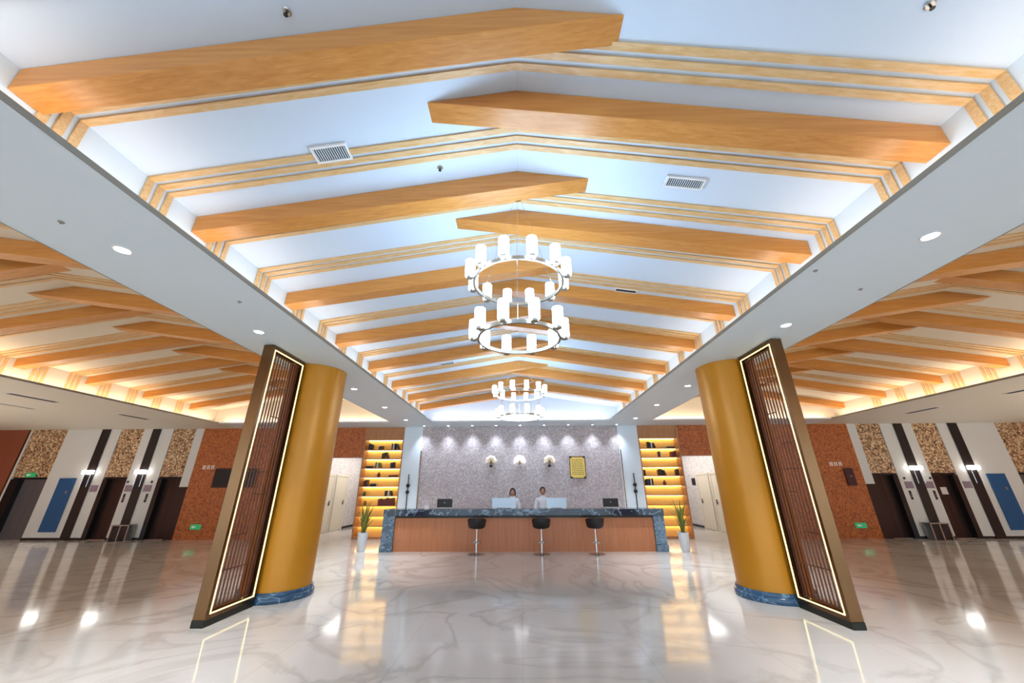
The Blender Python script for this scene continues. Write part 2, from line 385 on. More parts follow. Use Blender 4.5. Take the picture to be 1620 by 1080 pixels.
# ------------------------------------------------------------------ back wall, segment by segment
def wseg(name, x0, x1, z0, z1, m, label, y0=YB, y1=YB+.35, cat='wall'):
    return struct(name, MB().box(x0, x1, y0, y1, z0, z1), m, label, cat)
wseg('wall_reception', -3.46, 3.42, 0, ZS, 'grey_mos', 'grey mosaic wall behind the reception counter')
for s, side in ((-1, 'left'), (1, 'right')):
    wseg('wall_pilaster_'+side, s*(3.46 if s < 0 else 3.42), s*4.10, 0, ZS, 'soffit', 'white pilaster between the %s bookcase and the grey mosaic wall' % side, YB-.03)
    wseg('wall_niche_'+side, s*4.10, s*5.50, 0, ZS, 'white_wall', 'wall behind the %s bookcase' % side, YB+.34, YB+.5)
    wseg('wall_header_'+side, s*5.50, s*7.42, 2.55, ZS, 'brown_mos', 'brown mosaic wall over the %s corridor opening' % side)
    wseg('wall_brown_'+side, s*7.42, s*11.40, 0, ZS, 'brown_mos', 'brown mosaic wall between the %s corridor and the lifts' % side)
    wseg('wall_end_'+side, s*17.86, s*XW, 0, ZS, 'red_brown', 'reddish brown wall past the last of the %s lifts' % side)
    trim(MB().box(s*17.83, s*17.87, YB-.02, YB, 0, ZS), 'brass', 'thin pale metal strip edging the reddish wall by the %s lifts' % side)
    struct('wall_'+side, MB().box(s*XW, s*(XW+.3), YF, 21, 0, 4.12), 'red_brown', 'reddish brown wall closing the %s end of the lobby' % side, 'wall')
    # corridor
    struct('wall_corridor_outer_'+side, MB().box(s*7.42, s*7.62, YB+.35, 20, 0, 3.3), 'pale_mos', 'pale mosaic side wall with doors in the %s corridor' % side, 'wall')
    struct('wall_corridor_inner_'+side, MB().box(s*5.3, s*5.5, YB+.35, 20, 0, 3.3), 'pale_mos', 'inner side wall of the %s corridor' % side, 'wall')
    struct('wall_corridor_end_'+side, MB().box(s*5.3, s*7.62, 20, 20.2, 0, 3.3), 'pale_mos', 'far end wall of the %s corridor' % side, 'wall')
    struct('ceiling_corridor_'+side, MB().box(s*5.3, s*7.62, YB+.35, 20.2, 3.0, 3.1), 'ceil', 'ceiling of the %s corridor' % side, 'ceiling')
    cl = tag(MB().box(s*6.1, s*6.9, 14.2, 18.2, 2.98, 2.998).build('ceiling_light', 'corr_light'), 'long white ceiling light inside the %s corridor' % side, 'ceiling light', None, 'thing')
    for k, (ya, yb) in enumerate(((14.55, 15.45), (15.75, 16.65))):
        x = s*7.42
        d = thing('door_%d' % (k+1+(0 if s < 0 else 2)), 'cream door in the %s corridor, %s' % (side, 'the one nearer the lobby' if k == 0 else 'the one farther in'), 'door', (x, (ya+yb)/2, 0), 0, None, 'structure')
        h = (yb-ya)/2
        MB().box(-s*.002, -s*.035, -h, h, .01, 2.0).build('leaf', 'door_cream', d, bevel=.004)
        MB().box(0, -s*.05, -h-.07, -h, 0, 2.07).box(0, -s*.05, h, h+.07, 0, 2.07).box(0, -s*.05, -h, h, 2.0, 2.07).build('frame', 'door_cream', d)
        MB().box(-s*.036, -s*.05, h-.16, h-.10, .93, 1.1).tube((-s*.06, h-.13, 1.0), (-s*.06, h-.26, 1.0), .011).build('handle', 'black', d)
    struct('baseboard_corridor_'+side, MB().box(s*7.40, s*7.42, 16.75, 19.9, 0, .09), 'skirt', 'black skirting along the %s corridor wall' % side, 'baseboard')
tag(MB().box(7.395, 7.42, 16.95, 17.25, 1.62, 1.9).build('door_plate', 'black'), 'small dark plate on the pale wall inside the right corridor', 'sign', None, 'thing')
# lift walls: white stone with openings
LIFTS = [(11.70, 12.53), (13.62, 14.47), (16.46, 17.76)]
STR = [(12.98, 13.27), (14.83, 15.14)]
ZD = 1.93
def sgn_name(i): return ['nearest the brown mosaic wall', 'in the middle', 'at the far end'][i]
for s, side in ((-1, 'left'), (1, 'right')):
    edges = [11.40, 11.70, 12.53, 13.62, 14.47, 16.46, 17.76, 17.86]
    for k_, (a, b) in enumerate(((11.40, 11.70), (12.53, 13.62), (14.47, 16.46), (17.76, 17.86))):
        z0 = 1.61 if a == 11.40 else 0
        wseg('wall_lifts_'+side, s*a, s*b, z0, ZS, 'white_wall', 'white stone wall by the %s lifts, %s piece counting from the brown mosaic wall' % (side, ORD[k_+1]))
    for k_, (a, b) in enumerate(LIFTS): wseg('wall_lintel_'+side, s*a, s*b, ZD+.012, ZS, 'white_wall', 'wall behind the mosaic panel above the lift door %s, %s lifts' % (sgn_name(k_), side), YB+.082)
    mb = MB()
    for a, b in ((12.53, 13.62), (14.47, 16.46)): mb.box(s*a, s*b, YB-.015, YB, 0, .07)
    struct('baseboard_'+side, mb, 'skirt', 'black skirting under the white wall by the %s lifts' % side, 'baseboard')
    for i, (a, b) in enumerate(LIFTS):
        tag(MB().box(s*(a+.01), s*(b-.01), YB+.01, YB+.08, ZD+.014, ZS-.001).build('mosaic_panel', 'gold_mos'), 'gold chip mosaic panel above the lift door %s, %s lifts' % (sgn_name(i), side), 'wall panel', '%s lift mosaics' % side, 'thing')
        fr = thing('elevator_door', 'dark lift door %s of the %s lifts' % (sgn_name(i), side), 'lift door', (s*(a+b)/2, YB, 0), 0, '%s lift doors' % side)
        h = (b-a)/2
        dm = 'lift' if (i == 2 or (i == 0 and False)) else 'lift_brown'
        jw = .16 if i != 2 else .3
        # jamb: dark outer reveal on the far side, head and thin near side
        far = 1 if s > 0 else -1
        j = MB().box(-h+.002, h-.002, .06, .30, ZD-.05, ZD+.01)
        j.box(far*(h-.002), far*(h-jw), .0, .30, 0, ZD-.05).box(-far*(h-.002), -far*(h-.04), .03, .30, 0, ZD-.05)
        j.build('jamb', 'jamb', fr)
        x0, x1 = sorted((far*(h-jw), -far*(h-.04))); xm = (x0+x1)/2
        MB().box(x0, xm-.003, .16, .20, .01, ZD-.05).build('door_leaf', dm, fr)
        MB().box(xm+.003, x1, .16, .20, .01, ZD-.05).build('door_leaf', dm, fr)
        MB().box(x0, x1, .05, .2, 0, .012).build('sill', 'steel', fr)
    dk = MB().box(s*11.40, s*11.70, YB+.02, YB+.12, 0, 1.61).build('lift_side_panel', 'lift_brown')
    tag(dk, 'dark brown panel beside the %s lift door next to the brown mosaic wall' % side, 'wall panel', None, 'thing')
    for i, (a, b) in enumerate(STR):
        tag(MB().box(s*a, s*b, YB-.035, YB-.016, .0, ZS-.004).build('wood_stripe', 'dark_wood'), 'dark wooden upright stripe on the %s lift wall, %s' % (side, 'nearer the reception' if i == 0 else 'farther from the reception'), 'wall stripe', '%s lift wall stripes' % side, 'thing')
        xs = s*((a+b)/2)
        sc_ = thing('wall_sconce', 'glowing white wall lamp on the dark stripe %s, %s lifts' % ('nearer the reception' if i == 0 else 'farther from the reception', side), 'wall lamp', (xs, YB-.036, 2.1), 0, 'lift wall lamps')
        MB().box(-.17, .17, -.12, -.012, -.06, .06).build('lamp_body', 'sconce', sc_, bevel=.01)
        MB().box(-.06, .06, -.012, 0, -.08, .08).build('back_plate', 'steel', sc_)
        for q in (-.10, .12):
            MB().tube((q, -.06, -.06), (q, -.06, -.48), .009, n=8).build('hanging_rod', 'chrome', sc_)
    bp = thing('blue_panel', 'tall blue door panel on the white wall beside the %s lifts' % side, 'panel', (s*15.68, YB-.011, 0))
    MB().box(-.29, .29, -.03, 0, .24, 1.91).build('panel', 'blue', bp, bevel=.006)
    MB().box(.10, .17, -.036, -.03, 1.42, 1.5).build('badge', 'steel', bp)
    # notices, call buttons, indicators beside the openings
    for i, (xc_, lift) in enumerate(((12.78, 'first'), (13.44, 'second'), (14.66, 'third'))):
        nm = ['between the nearest lift and the first stripe', 'between the first stripe and the middle lift', 'between the middle lift and the second stripe'][i]
        tag(MB().box(s*(xc_-.13), s*(xc_+.13), YB-.012, YB, 1.47, 1.68).build('notice', 'plate_mauve', bevel=.003), 'small mauve notice %s, %s lifts' % (nm, side), 'notice', None, 'thing')
        if i < 2:
            cb = thing('call_button', 'black lift call button plate %s, %s lifts' % (nm, side), 'call button', (s*(xc_+(-.06 if i == 0 else .06)), YB, 0))
            MB().box(-.035, .035, -.014, 0, 1.13, 1.4).build('plate', 'black', cb, bevel=.004)
            for zb_ in (1.22, 1.28): MB().tube((0, -.014, zb_), (0, -.02, zb_), .016).build('button', 'steel', cb)
            tag(MB().tube((s*(xc_+(-.08 if i == 0 else .1)), YB, 1.78), (s*(xc_+(-.08 if i == 0 else .1)), YB-.02, 1.78), .035).build('lift_indicator', 'black', smooth=True), 'tiny round black lift indicator %s, %s lifts' % (nm, side), 'indicator', None, 'thing')
    # litter bin between the lifts
    bn = thing('ash_bin', 'steel and black litter bin standing before the first dark stripe, %s lifts' % side, 'litter bin', (s*12.95, YB-.2, 0))
    MB().box(-.30, .30, -.14, .14, .44, .47).build('top', 'steel', bn, bevel=.006)
    for q in (-.27, .0, .27): MB().box(q-.018, q+.018, -.12, .12, 0, .44).build('post', 'steel', bn)
    for q in (-.135, .135): MB().box(q-.112, q+.112, -.11, .11, .03, .43).build('bin_body', 'black', bn, bevel=.008)
tag(MB().box(14.0-.10, 14.0+.10, YB+.15, YB+.158, 1.28, 1.5).build('paper_notice', 'paper'), 'white paper notice taped on the right middle lift door', 'notice', None, 'thing')
# brown wall fittings
mc = thing('notice_cabinet', 'long maroon glazed cabinet on the left brown mosaic wall', 'wall cabinet', (-9.80, YB-.011, 0))
MB().box(-.74, .74, -.06, 0, 1.58, 2.2).build('case', 'maroon', mc, bevel=.006)
MB().box(-.70, -.02, -.066, -.06, 1.62, 2.16).build('door', 'jamb', mc); MB().box(.02, .70, -.066, -.06, 1.62, 2.16).build('door', 'jamb', mc)
mc = thing('wall_box', 'small dark cabinet on the right brown mosaic wall', 'wall cabinet', (10.94, YB-.011, 0))
MB().box(-.14, .14, -.05, 0, 1.56, 2.1).build('case', 'maroon', mc, bevel=.006)
MB().ball((0, -.055, 1.85), .028).build('lamp', 'steel', mc, smooth=True)
for s, side, x in ((-1, 'left', -10.86), (1, 'right', 10.62)):
    sg = thing('wall_sign', 'small raised white characters on the %s brown mosaic wall' % side, 'sign', (x, YB, 2.24), 0)
    for q in (-.15, 0, .15):
        mb = MB()
        for (a, b, c, d) in ((-.05, .05, .045, .06), (-.05, .05, .0, .014), (-.055, .055, -.055, -.04), (-.045, -.03, -.05, .05), (.02, .035, -.05, .055)):
            mb.box(q+a, q+b, -.012, 0, c, d)
        mb.build('character', 'white_sign', sg)
    es = thing('exit_sign', 'low green glowing exit sign on the %s brown mosaic wall' % side, 'exit sign', (s*(10.72 if s < 0 else 10.80), YB, .38), 0)
    MB().box(-.17, .17, -.03, 0, -.075, .075).build('case', 'green_sign', es, bevel=.005)
    MB().prism([(-.13, 0), (-.06, .045), (-.06, .015), (.02, .015), (.02, -.015), (-.06, -.015), (-.06, -.045)], 'y', -.034, -.03).build('arrow', 'white_sign', es)
es = thing('exit_sign', 'green glowing exit sign above the far left lift door', 'exit sign', (-17.1, YB, 2.02), 0)
MB().box(-.17, .17, -.03, .009, -.07, .07).build('case', 'green_sign', es, bevel=.005)
MB().prism([(-.13, 0), (-.06, .045), (-.06, .015), (.02, .015), (.02, -.015), (-.06, -.015), (-.06, -.045)], 'y', -.034, -.03).build('arrow', 'white_sign', es)

# ------------------------------------------------------------------ reception wall fittings
for i, (x, m) in enumerate(((-1.01, 'cream'), (-.03, 'lit_glass'), (.99, 'cream'))):
    lab = ['cream shell wall lamp on the left of the reception wall', 'brighter white middle wall lamp of three behind the reception', 'cream shell wall lamp beside the gold plaque'][i]
    t = thing('shell_lamp', lab, 'wall lamp', (x, YB, 2.36), 0, 'reception wall lamps')
    # fan-shaped fluted shade
    n = 9; vs = []; fs = []
    for k in range(n+1):
        a = radians(200 - 220*k/n); fl = 1 + .05*cos(k*pi)
        for r, yy in ((.04, -.05), (.13*fl, -.13), (.20*fl, -.05)):
            vs.append((r*cos(a), yy, .02+r*sin(a)))
    for k in range(n):
        for j in range(2): fs.append((k*3+j, (k+1)*3+j, (k+1)*3+j+1, k*3+j+1))
    sh = MB().add(vs, fs).build('shade', m, t, smooth=False)
    so = sh.modifiers.new('thick', 'SOLIDIFY'); so.thickness = .008
    MB().tube((0, -.05, 0), (0, 0, 0), .05, .06).build('bracket', 'brass', t)
    MB().ball((0, -.04, -.13), .06, .04, .035).build('holder', 'black' if i != 1 else 'chrome', t, smooth=True)
    MB().tube((0, -.04, -.12), (0, -.04, 0), .012).build('stem', 'brass', t)
pq = thing('plaque', 'gold framed plaque of small lines on the reception wall', 'plaque', (1.945, YB, 2.18), 0)
MB().box(-.25, .25, -.025, 0, -.34, .34).build('plate', 'gold_plate', pq, bevel=.01)
for a, b in ((-1, -1), (1, -1), (-1, 1), (1, 1)):
    MB().box(a*.27, a*.19, -.04, 0, b*.36, b*.30).build('corner', 'black', pq)
fr_ = MB().box(-.27, -.25, -.035, 0, -.34, .34).box(.25, .27, -.035, 0, -.34, .34).box(-.27, .27, -.035, 0, -.36, -.34).box(-.27, .27, -.035, 0, .34, .36)
fr_.build('frame', 'brass', pq)
mb = MB()
for r_ in range(9):
    z = .24-r_*.058; x = -.19
    while x < .17:
        l = random.uniform(.03, .08); mb.box(x, min(x+l, .19), -.028, -.025, z-.012, z+.012); x += l+.022
mb.build('lettering', 'gold_ink', pq)
for s, side in ((-1, 'left'), (1, 'right')):
    t = thing('rod_lamp', 'slim black rod wall lamp with two balls on the %s white pilaster' % side, 'wall lamp', (s*3.79, YB-.03, 0), 0, 'rod wall lamps')
    MB().tube((0, -.06, .92), (0, -.06, 1.98), .016).build('rod', 'black', t, smooth=True)
    for z in (1.42, 1.62):
        MB().ball((.0, -.06, z), .062).build('ball', 'black', t, smooth=True)
    for z in (1.05, 1.85): MB().tube((0, -.06, z), (0, 0, z), .012).build('bracket', 'black', t)
    trim(MB().box(s*3.44, s*3.47, YB-.045, YB-.03, 0, 2.75), 'brass', 'thin gilt strip at the %s edge of the grey mosaic wall' % side)

# ------------------------------------------------------------------ bookcases in the wall niches
SH = [3.13, 2.80, 2.50, 2.19, 1.90, 1.60, 1.30, 1.00, .69, .39, .08]
bookm = {}
def bmat(c):
    if c not in bookm: bookm[c] = mat('book_cover_'+str(len(bookm)), c, .55, var=.08, scale=20)
    return bookm[c]
CN = {'#1d1b22': 'black', '#3b3f4a': 'grey', '#7d2a25': 'red', '#e8e2d4': 'white', '#4a5f3a': 'green', '#5b3a22': 'brown', '#26364f': 'navy'}
def bookcase(s, side):
    t = thing('bookcase', 'tall wooden bookcase with glowing shelves in the wall on the %s of the reception' % side, 'bookcase', (s*4.80, YB, 0), 0, 'glowing bookcases')
    MB().box(-.70, .70, .30, .33, .05, 3.13).build('back_panel', 'shelf_back', t)
    for q in (-1, 1): MB().box(q*.70, q*.655, -.03, .33, 0, 3.569).build('side_panel', 'shelf_wood', t)
    MB().box(-.655, .655, -.005, .33, 3.13, 3.569).build('top_panel', 'shelf_wood', t)
    MB().box(-.655, .655, -.01, .33, 0, .05).build('plinth', 'shelf_wood', t)
    for k in range(1, 11):
        z = SH[k]
        shf = MB().box(-.655, .655, 0, .30, z-.022, z).build('shelf', 'shelf_wood', t)
        if k < 10: MB().box(-.64, .64, .235, .262, z-.030, z-.0225).build('led_strip', 'shelf_led', shf)
    tp = MB().box(-.64, .64, .235, .262, 3.122, 3.1295).build('led_strip', 'shelf_led', t)
    return t
bookcase(-1, 'left'); bookcase(1, 'right')
def shelf_z(r): return SH[r]+.001          # row r (1 = top row) stands on board r
PL = {1: 'top', 2: 'second', 3: 'third', 4: 'fourth', 5: 'fifth', 6: 'sixth', 7: 'seventh', 8: 'eighth'}
def book(side, r, x, w, h, c, lean=0., flat=False, k=0, where=''):
    s = -1 if side == 'left' else 1; X = s*4.80+x; z = shelf_z(r)
    dpt = .16
    label = '%s %s book, %s shelf, %s bookcase, %s' % (CN[c], 'flat-lying' if flat else ('leaning' if lean else 'standing'), PL[r], side, where)
    t = thing('book', label, 'book', (X, YB+.05, z), 0, 'books in the %s bookcase' % side)
    if flat:
        cv = MB().box(-h/2, h/2, 0, dpt, k*w, k*w+.004).box(-h/2, h/2, 0, dpt, (k+1)*w-.005, (k+1)*w-.001).box(-h/2, h/2, 0, .004, k*w, (k+1)*w-.001)
        pg = MB().box(-h/2+.004, h/2-.004, .004, dpt-.004, k*w+.004, (k+1)*w-.005)
    else:
        cv = MB().box(-w/2, -w/2+.003, 0, dpt, 0, h).box(w/2-.003, w/2, 0, dpt, 0, h).box(-w/2, w/2, 0, .004, 0, h)
        pg = MB().box(-w/2+.003, w/2-.003, .004, dpt-.004, .003, h-.004)
    cv.build('cover', bmat(c), t); pg.build('pages', 'paper', t)
    if lean:
        t.rotation_euler = (0, lean, 0); t.location.z += abs(sin(lean))*w/2
    return t
def cluster(side, r, x0, cols, wide=.045, h0=.20, lean_last=False, desc=''):
    x = x0; n = len(cols)
    for i, c in enumerate(cols):
        wv = wide*random.uniform(.85, 1.15); hv = h0*random.uniform(.88, 1.1); x += wv/2
        wh = desc if n == 1 else '%s of %s%s' % (ORD[i+1], ['', 'one', 'two', 'three', 'four', 'five', 'six', 'seven', 'eight'][n], ' in '+desc if desc else ' from the left')
        if lean_last and i == n-1: book(side, r, x+hv*.31+wv*.2, wv, hv, c, lean=-.3, where=wh)
        else: book(side, r, x, wv, hv, c, where=wh)
        x += wv/2+.004
bl, gr, rd, wh_, gn, bn_, nv = '#1d1b22', '#3b3f4a', '#7d2a25', '#e8e2d4', '#4a5f3a', '#5b3a22', '#26364f'
cluster('left', 1, -.56, [bl, gr, bl], desc='left cluster'); cluster('left', 1, -.20, [bn_, gr, bn_], h0=.12, desc='middle cluster'); cluster('left', 1, .26, [bl, wh_, bl, gr], lean_last=True, desc='right cluster')
cluster('left', 2, -.05, [bl, bn_, bl], h0=.20, lean_last=True, desc='')
for k in range(2): book('left', 3, -.44, .034, .26, (bl, nv)[k], flat=True, k=k, where=['lower', 'upper'][k]+' one of the pair')
cluster('left', 3, -.24, [gn, wh_, gn], lean_last=True, desc='middle cluster'); cluster('left', 3, .28, [gr, bl, bl], desc='right cluster')
for k in range(2): book('left', 4, .42, .03, .30, (bn_, rd)[k], flat=True, k=k, where=['lower', 'upper'][k]+' one of the pair')
cluster('left', 5, -.58, [rd, bl, bn_], desc='left cluster')
for k in range(3): book('left', 5, -.24, .03, .22, (bl, nv, bl)[k], flat=True, k=k, where=['lowest', 'middle', 'topmost'][k]+' of the flat stack')
cluster('left', 6, .20, [bl, bn_, wh_, bl], lean_last=True, h0=.17)
cluster('left', 7, .0, [rd, bn_, rd, rd, bn_, rd, rd, bn_], wide=.065, h0=.22)
cluster('right', 1, -.36, [bl, nv, wh_, bl], lean_last=True, desc='left cluster')
for k in range(2): book('right', 1, .42, .024, .28, (bl, gr)[k], flat=True, k=k, where=['lower', 'upper'][k]+' one of the pair')
cluster('right', 2, -.02, [bl, wh_], desc='middle pair'); cluster('right', 2, .40, [rd, rd, bl, rd], desc='right cluster')
cluster('right', 4, -.60, [bl], desc='at the left end'); cluster('right', 4, -.12, [bl, bn_, bl, gr], lean_last=True, desc='middle cluster'); cluster('right', 4, .48, [bl, bl], desc='right pair')
cluster('right', 5, -.58, [bl, gr, bl, wh_, bl], desc='left cluster')
for side, r, x, c, lab in (('left', 4, -.10, bn_, 'small brown vase on the fourth shelf of the left bookcase'), ('left', 6, -.52, gn, 'small green vase on the sixth shelf of the left bookcase'),
                        ('right', 5, .05, bn_, 'small brown vase on the fifth shelf of the right bookcase'), ('left', 7, -.45, '#8a6a2a', 'golden jar on the seventh shelf of the left bookcase')):
    s = -1 if side == 'left' else 1
    o = MB().lathe([(.03, 0), (.055, .03), (.06, .07), (.035, .11), (.025, .13), (.034, .15), (.026, .15), (.02, .12)], n=16).build('vase', bmat(c), loc=(s*4.8+x, YB+.12, shelf_z(r)), smooth=True)
    tag(o, lab, 'vase', None, 'thing')

# ------------------------------------------------------------------ pillars and lattice screens
for s, side in ((-1, 'left'), (1, 'right')):
    px, py = s*3.78, 6.60
    t = thing('pillar', 'round ochre gold pillar standing on the %s of the lobby' % side, 'pillar', (px, py, 0), 0, 'gold pillars')
    MB().lathe([(.485, .13), (.485, ZS-.002)], n=64).build('shaft', 'gold_paint', t, smooth=True)
    MB().lathe([(.53, 0), (.535, .02), (.535, .065), (.525, .08), (.51, .085), (.513, .12), (.503, .135), (.47, .135)], n=64).build('plinth', 'plinth', t, smooth=True)
    # screen stands between the pillar and the entrance
    x0, y0, y1 = s*3.815, 5.17, 6.06
    t = thing('lattice_screen', 'brass framed wooden lattice screen against the %s gold pillar' % side, 'screen', (x0, (y0+y1)/2, 0), 0, 'lattice screens')
    h = (y1-y0)/2; T = .075
    MB().box(-T, T, -h-.005, h-.02, 0, .075).build('base', 'base_dark', t)
    fz0, fz1 = .075, ZS-.012
    MB().box(-T, T, -h, -h+.07, fz0, fz1).build('frame', 'brass', t, bevel=.004).name = 'frame_post'
    MB().box(-T, T, h-.06, h, fz0, fz1).build('frame_post', 'brass', t, bevel=.004)
    MB().box(-T, T, -h+.07, h-.06, fz1-.07, fz1).build('frame_rail', 'brass', t); MB().box(-T, T, -h+.07, h-.06, fz0, fz0+.06).build('frame_rail', 'brass', t)
    ya, yb, za, zb = -h+.07, h-.06, fz0+.06, fz1-.07
    for q in (-1, 1):
        X = q*(T-.002)
        MB().box(X-.007, X+.007, ya-.014, ya, za-.012, zb+.012).build('led_strip', 'led', t); MB().box(X-.007, X+.007, yb, yb+.014, za-.012, zb+.012).build('led_strip', 'led', t)
        MB().box(X-.007, X+.007, ya, yb, zb, zb+.012).build('led_strip', 'led', t); MB().box(X-.007, X+.007, ya, yb, za-.012, za).build('led_strip', 'led', t)
    # inner dark frame then bars
    mb = MB(); wy = .016
    mb.box(-.02, .02, ya+.014, ya+.014+wy, za, zb).box(-.02, .02, yb-.014-wy, yb-.014, za, zb).box(-.02, .02, ya, yb, za+.013, za+.013+wy).box(-.02, .02, ya, yb, zb-.013-wy, zb-.013)
    mb.build('inner_frame', 'slat', t)
    mb = MB(); nb = 10; ys = [ya+.05+(yb-ya-.1)*(k+.5)/nb for k in range(nb)]
    for y in ys: mb.box(-.007, .007, y-.0065, y+.0065, za+wy, zb-wy)
    lev = [.55, .95, 1.45, 1.75, 2.1, 2.55, 3.0]
    for k, z in enumerate(lev):
        a, b = (0, nb-1) if k % 3 == 0 else ((0, nb//2) if k % 3 == 1 else (nb//2-1, nb-1))
        mb.box(-.006, .006, ys[a], ys[b], z-.006, z+.006)
    mb.build('lattice', 'slat', t)
    MB().box(s*.008, s*.016, yb-.20, yb-.046, za+wy, zb-wy).build('backing_board', 'screen_board', t)

# ------------------------------------------------------------------ reception counter
CY = 10.78
t = thing('reception_counter', 'long reception counter with dark marble top and wooden front', 'counter', (0, CY, 0))
MB().box(-3.66, 3.74, -.04, .68, .845, 1.005).build('worktop', 'counter_top', t, bevel=.008)
MB().box(-3.36, 3.46, .06, .10, .0, .845).build('front_panel', 'counter_wood', t)
MB().box(-3.36, 3.46, .05, .06, .79, .845).build('shadow_strip', 'base_dark', t)
MB().box(-3.67, -3.36, 0, .66, .16, .845).build('end_block', 'blue_marble', t, bevel=.006); MB().box(3.46, 3.74, 0, .66, .16, .845).build('end_block', 'blue_marble', t, bevel=.006)
MB().box(-3.69, -3.35, -.015, .67, 0, .157).build('end_foot', 'blue_marble', t, bevel=.006); MB().box(3.45, 3.76, -.015, .67, 0, .157).build('end_foot', 'blue_marble', t, bevel=.006)
MB().box(-3.36, 3.46, .10, .66, .70, .72).build('inner_shelf', 'counter_wood', t)
TOPZ = 1.006
def monitor(x, label, w=.42, h=.215, screen='black', y=CY+.38):
    t = thing('computer_monitor', label, 'monitor', (x, y, TOPZ))
    MB().box(-w/2, w/2, -.014, .014, .03, .03+h).build('housing', screen, t, bevel=.006)
    MB().box(-w/2+.012, w/2-.012, .0142, .016, .042, .018+h).build('screen', 'lift', t)
    MB().box(-.03, .03, -.006, .03, .006, .08).build('stand', 'steel', t); MB().box(-.10, .10, -.06, .08, 0, .007).build('foot', 'steel', t, bevel=.002)
    MB().tube((0, -.0142, .03+h*.55), (0, -.016, .03+h*.55), .014).build('badge', 'steel', t)
    return t
monitor(-2.12, 'small black monitor seen from behind on the left part of the counter')
monitor(2.47, 'small black monitor seen from behind on the right part of the counter')
def dscreen(x, label, w):
    t = thing('desk_screen', label, 'desk screen', (x, CY+.30, TOPZ))
    MB().box(-w/2, w/2, -.012, .012, .012, .265).build('panel', 'pale_screen', t, bevel=.01)
    MB().box(-w/2+.03, -w/2+.13, -.05, .05, 0, .013).build('foot', 'white_plastic', t); MB().box(w/2-.13, w/2-.03, -.05, .05, 0, .013).build('foot', 'white_plastic', t)
    return t
dscreen(-.47, 'pale blue-white desk screen before the person on the left', .66); dscreen(.97, 'pale blue-white desk screen beside the person on the right', .56)
tag(MB().box(-.06, .06, -.005, .005, 0, .09).build('counter_card', 'white_plastic', loc=(-2.6, CY+.3, TOPZ)), 'small white card standing on the left of the counter', 'card', None, 'thing')

# stools
def stool(x, y, label):
    t = thing('bar_stool', label, 'bar stool', (x, y, 0), 0, 'bar stools at the counter')
    MB().lathe([(.20, 0), (.205, .006), (.19, .018), (.06, .032), (.03, .05)], n=32).build('base', 'chrome', t, smooth=True)
    MB().tube((0, 0, .03), (0, 0, .36), .028, n=20).tube((0, 0, .36), (0, 0, .58), .019, n=20).build('column', 'chrome', t, smooth=True)
    fm = MB().torus((0, .0, .27), .115, .009, 32, 8); fm.tube((-.115, 0, .27), (.115, 0, .27), .008); fm.build('footrest', 'chrome', t, smooth=True)
    st = MB().lathe([(.0, .575), (.14, .575), (.19, .60), (.205, .63), (.195, .652), (.12, .662), (0, .664)], n=32, capped=False).build('seat', 'black_leather', t, smooth=True)
    # curved low back wrapping the near side (the lobby side)
    vs = []; fs = []; N = 20
    for k in range(N+1):
        u = k/N*2-1; a = radians(270+u*78); top = .828-.05*abs(u)**3; fl = 1+.10
        for r, z in ((.195, .60), (.215, .63), (.215*fl, .74), (.215*fl+.008, top), (.215*fl-.022, top), (.185*fl, .74), (.178, .645), (.165, .62)):
            vs.append((r*cos(a), r*sin(a), z))
    m = 8
    for k in range(N):
        for j in range(m): fs.append((k*m+j, k*m+(j+1) % m, (k+1)*m+(j+1) % m, (k+1)*m+j))
    fs.append(tuple(range(m))); fs.append(tuple(N*m+j for j in range(m))[::-1])
    MB().add(vs, fs).build('backrest', 'black_leather', t, smooth=True)
    return t
s0 = stool(-1.12, 10.36, 'black swivel bar stool at the counter, left of the other two')
dup(s0, (.50, 10.36, 0), 'black swivel bar stool at the counter, the middle one'); dup(s0, (1.85, 10.40, 0), 'black swivel bar stool at the counter, nearest the right marble end')

# potted plants
def plant(x, y, label, seed):
    rnd = random.Random(seed)
    t = thing('potted_plant', label, 'potted plant', (x, y, 0), 0)
    MB().lathe([(.10, 0), (.105, .01), (.135, .42), (.14, .44), (.122, .44), (.12, .40)], n=32).build('pot', 'pot', t, smooth=True)
    MB().lathe([(.0, .405), (.121, .405)], n=24, capped=False).build('soil', 'soil', t)
    for k in range(26):
        a = rnd.uniform(0, 2*pi); hgt = rnd.uniform(.35, .95); spread = rnd.uniform(.03, .30)
        bw = rnd.uniform(.018, .030); b0 = Vector((cos(a)*.05*rnd.random(), sin(a)*.05*rnd.random(), .40)); vs = []; fs = []; n = 7
        side = Vector((-sin(a), cos(a), 0))
        for i in range(n+1):
            u = i/n; c = b0+Vector((cos(a)*spread*u*u, sin(a)*spread*u*u, hgt*(u-.12*u*u*u)))
            wv = bw*(sin(pi*min(1, .18+u*.82)))*.9+.002
            dz = Vector((cos(a), sin(a), 0))*.004
            vs += [c-side*wv, c+dz, c+side*wv]
        for i in range(n):
            for j in range(2): fs.append((i*3+j, i*3+j+1, (i+1)*3+j+1, (i+1)*3+j))
        o = MB().add(vs, fs).build('leaf', 'leaf' if rnd.random() < .6 else 'leaf_dry', t, smooth=True)
        md = o.modifiers.new('thick', 'SOLIDIFY'); md.thickness = .003
    return t
plant(-4.22, 10.95, 'green plant in a white pot at the left end of the counter', 3)
plant(4.20, 10.85, 'yellowing plant in a white pot at the right end of the counter', 11)

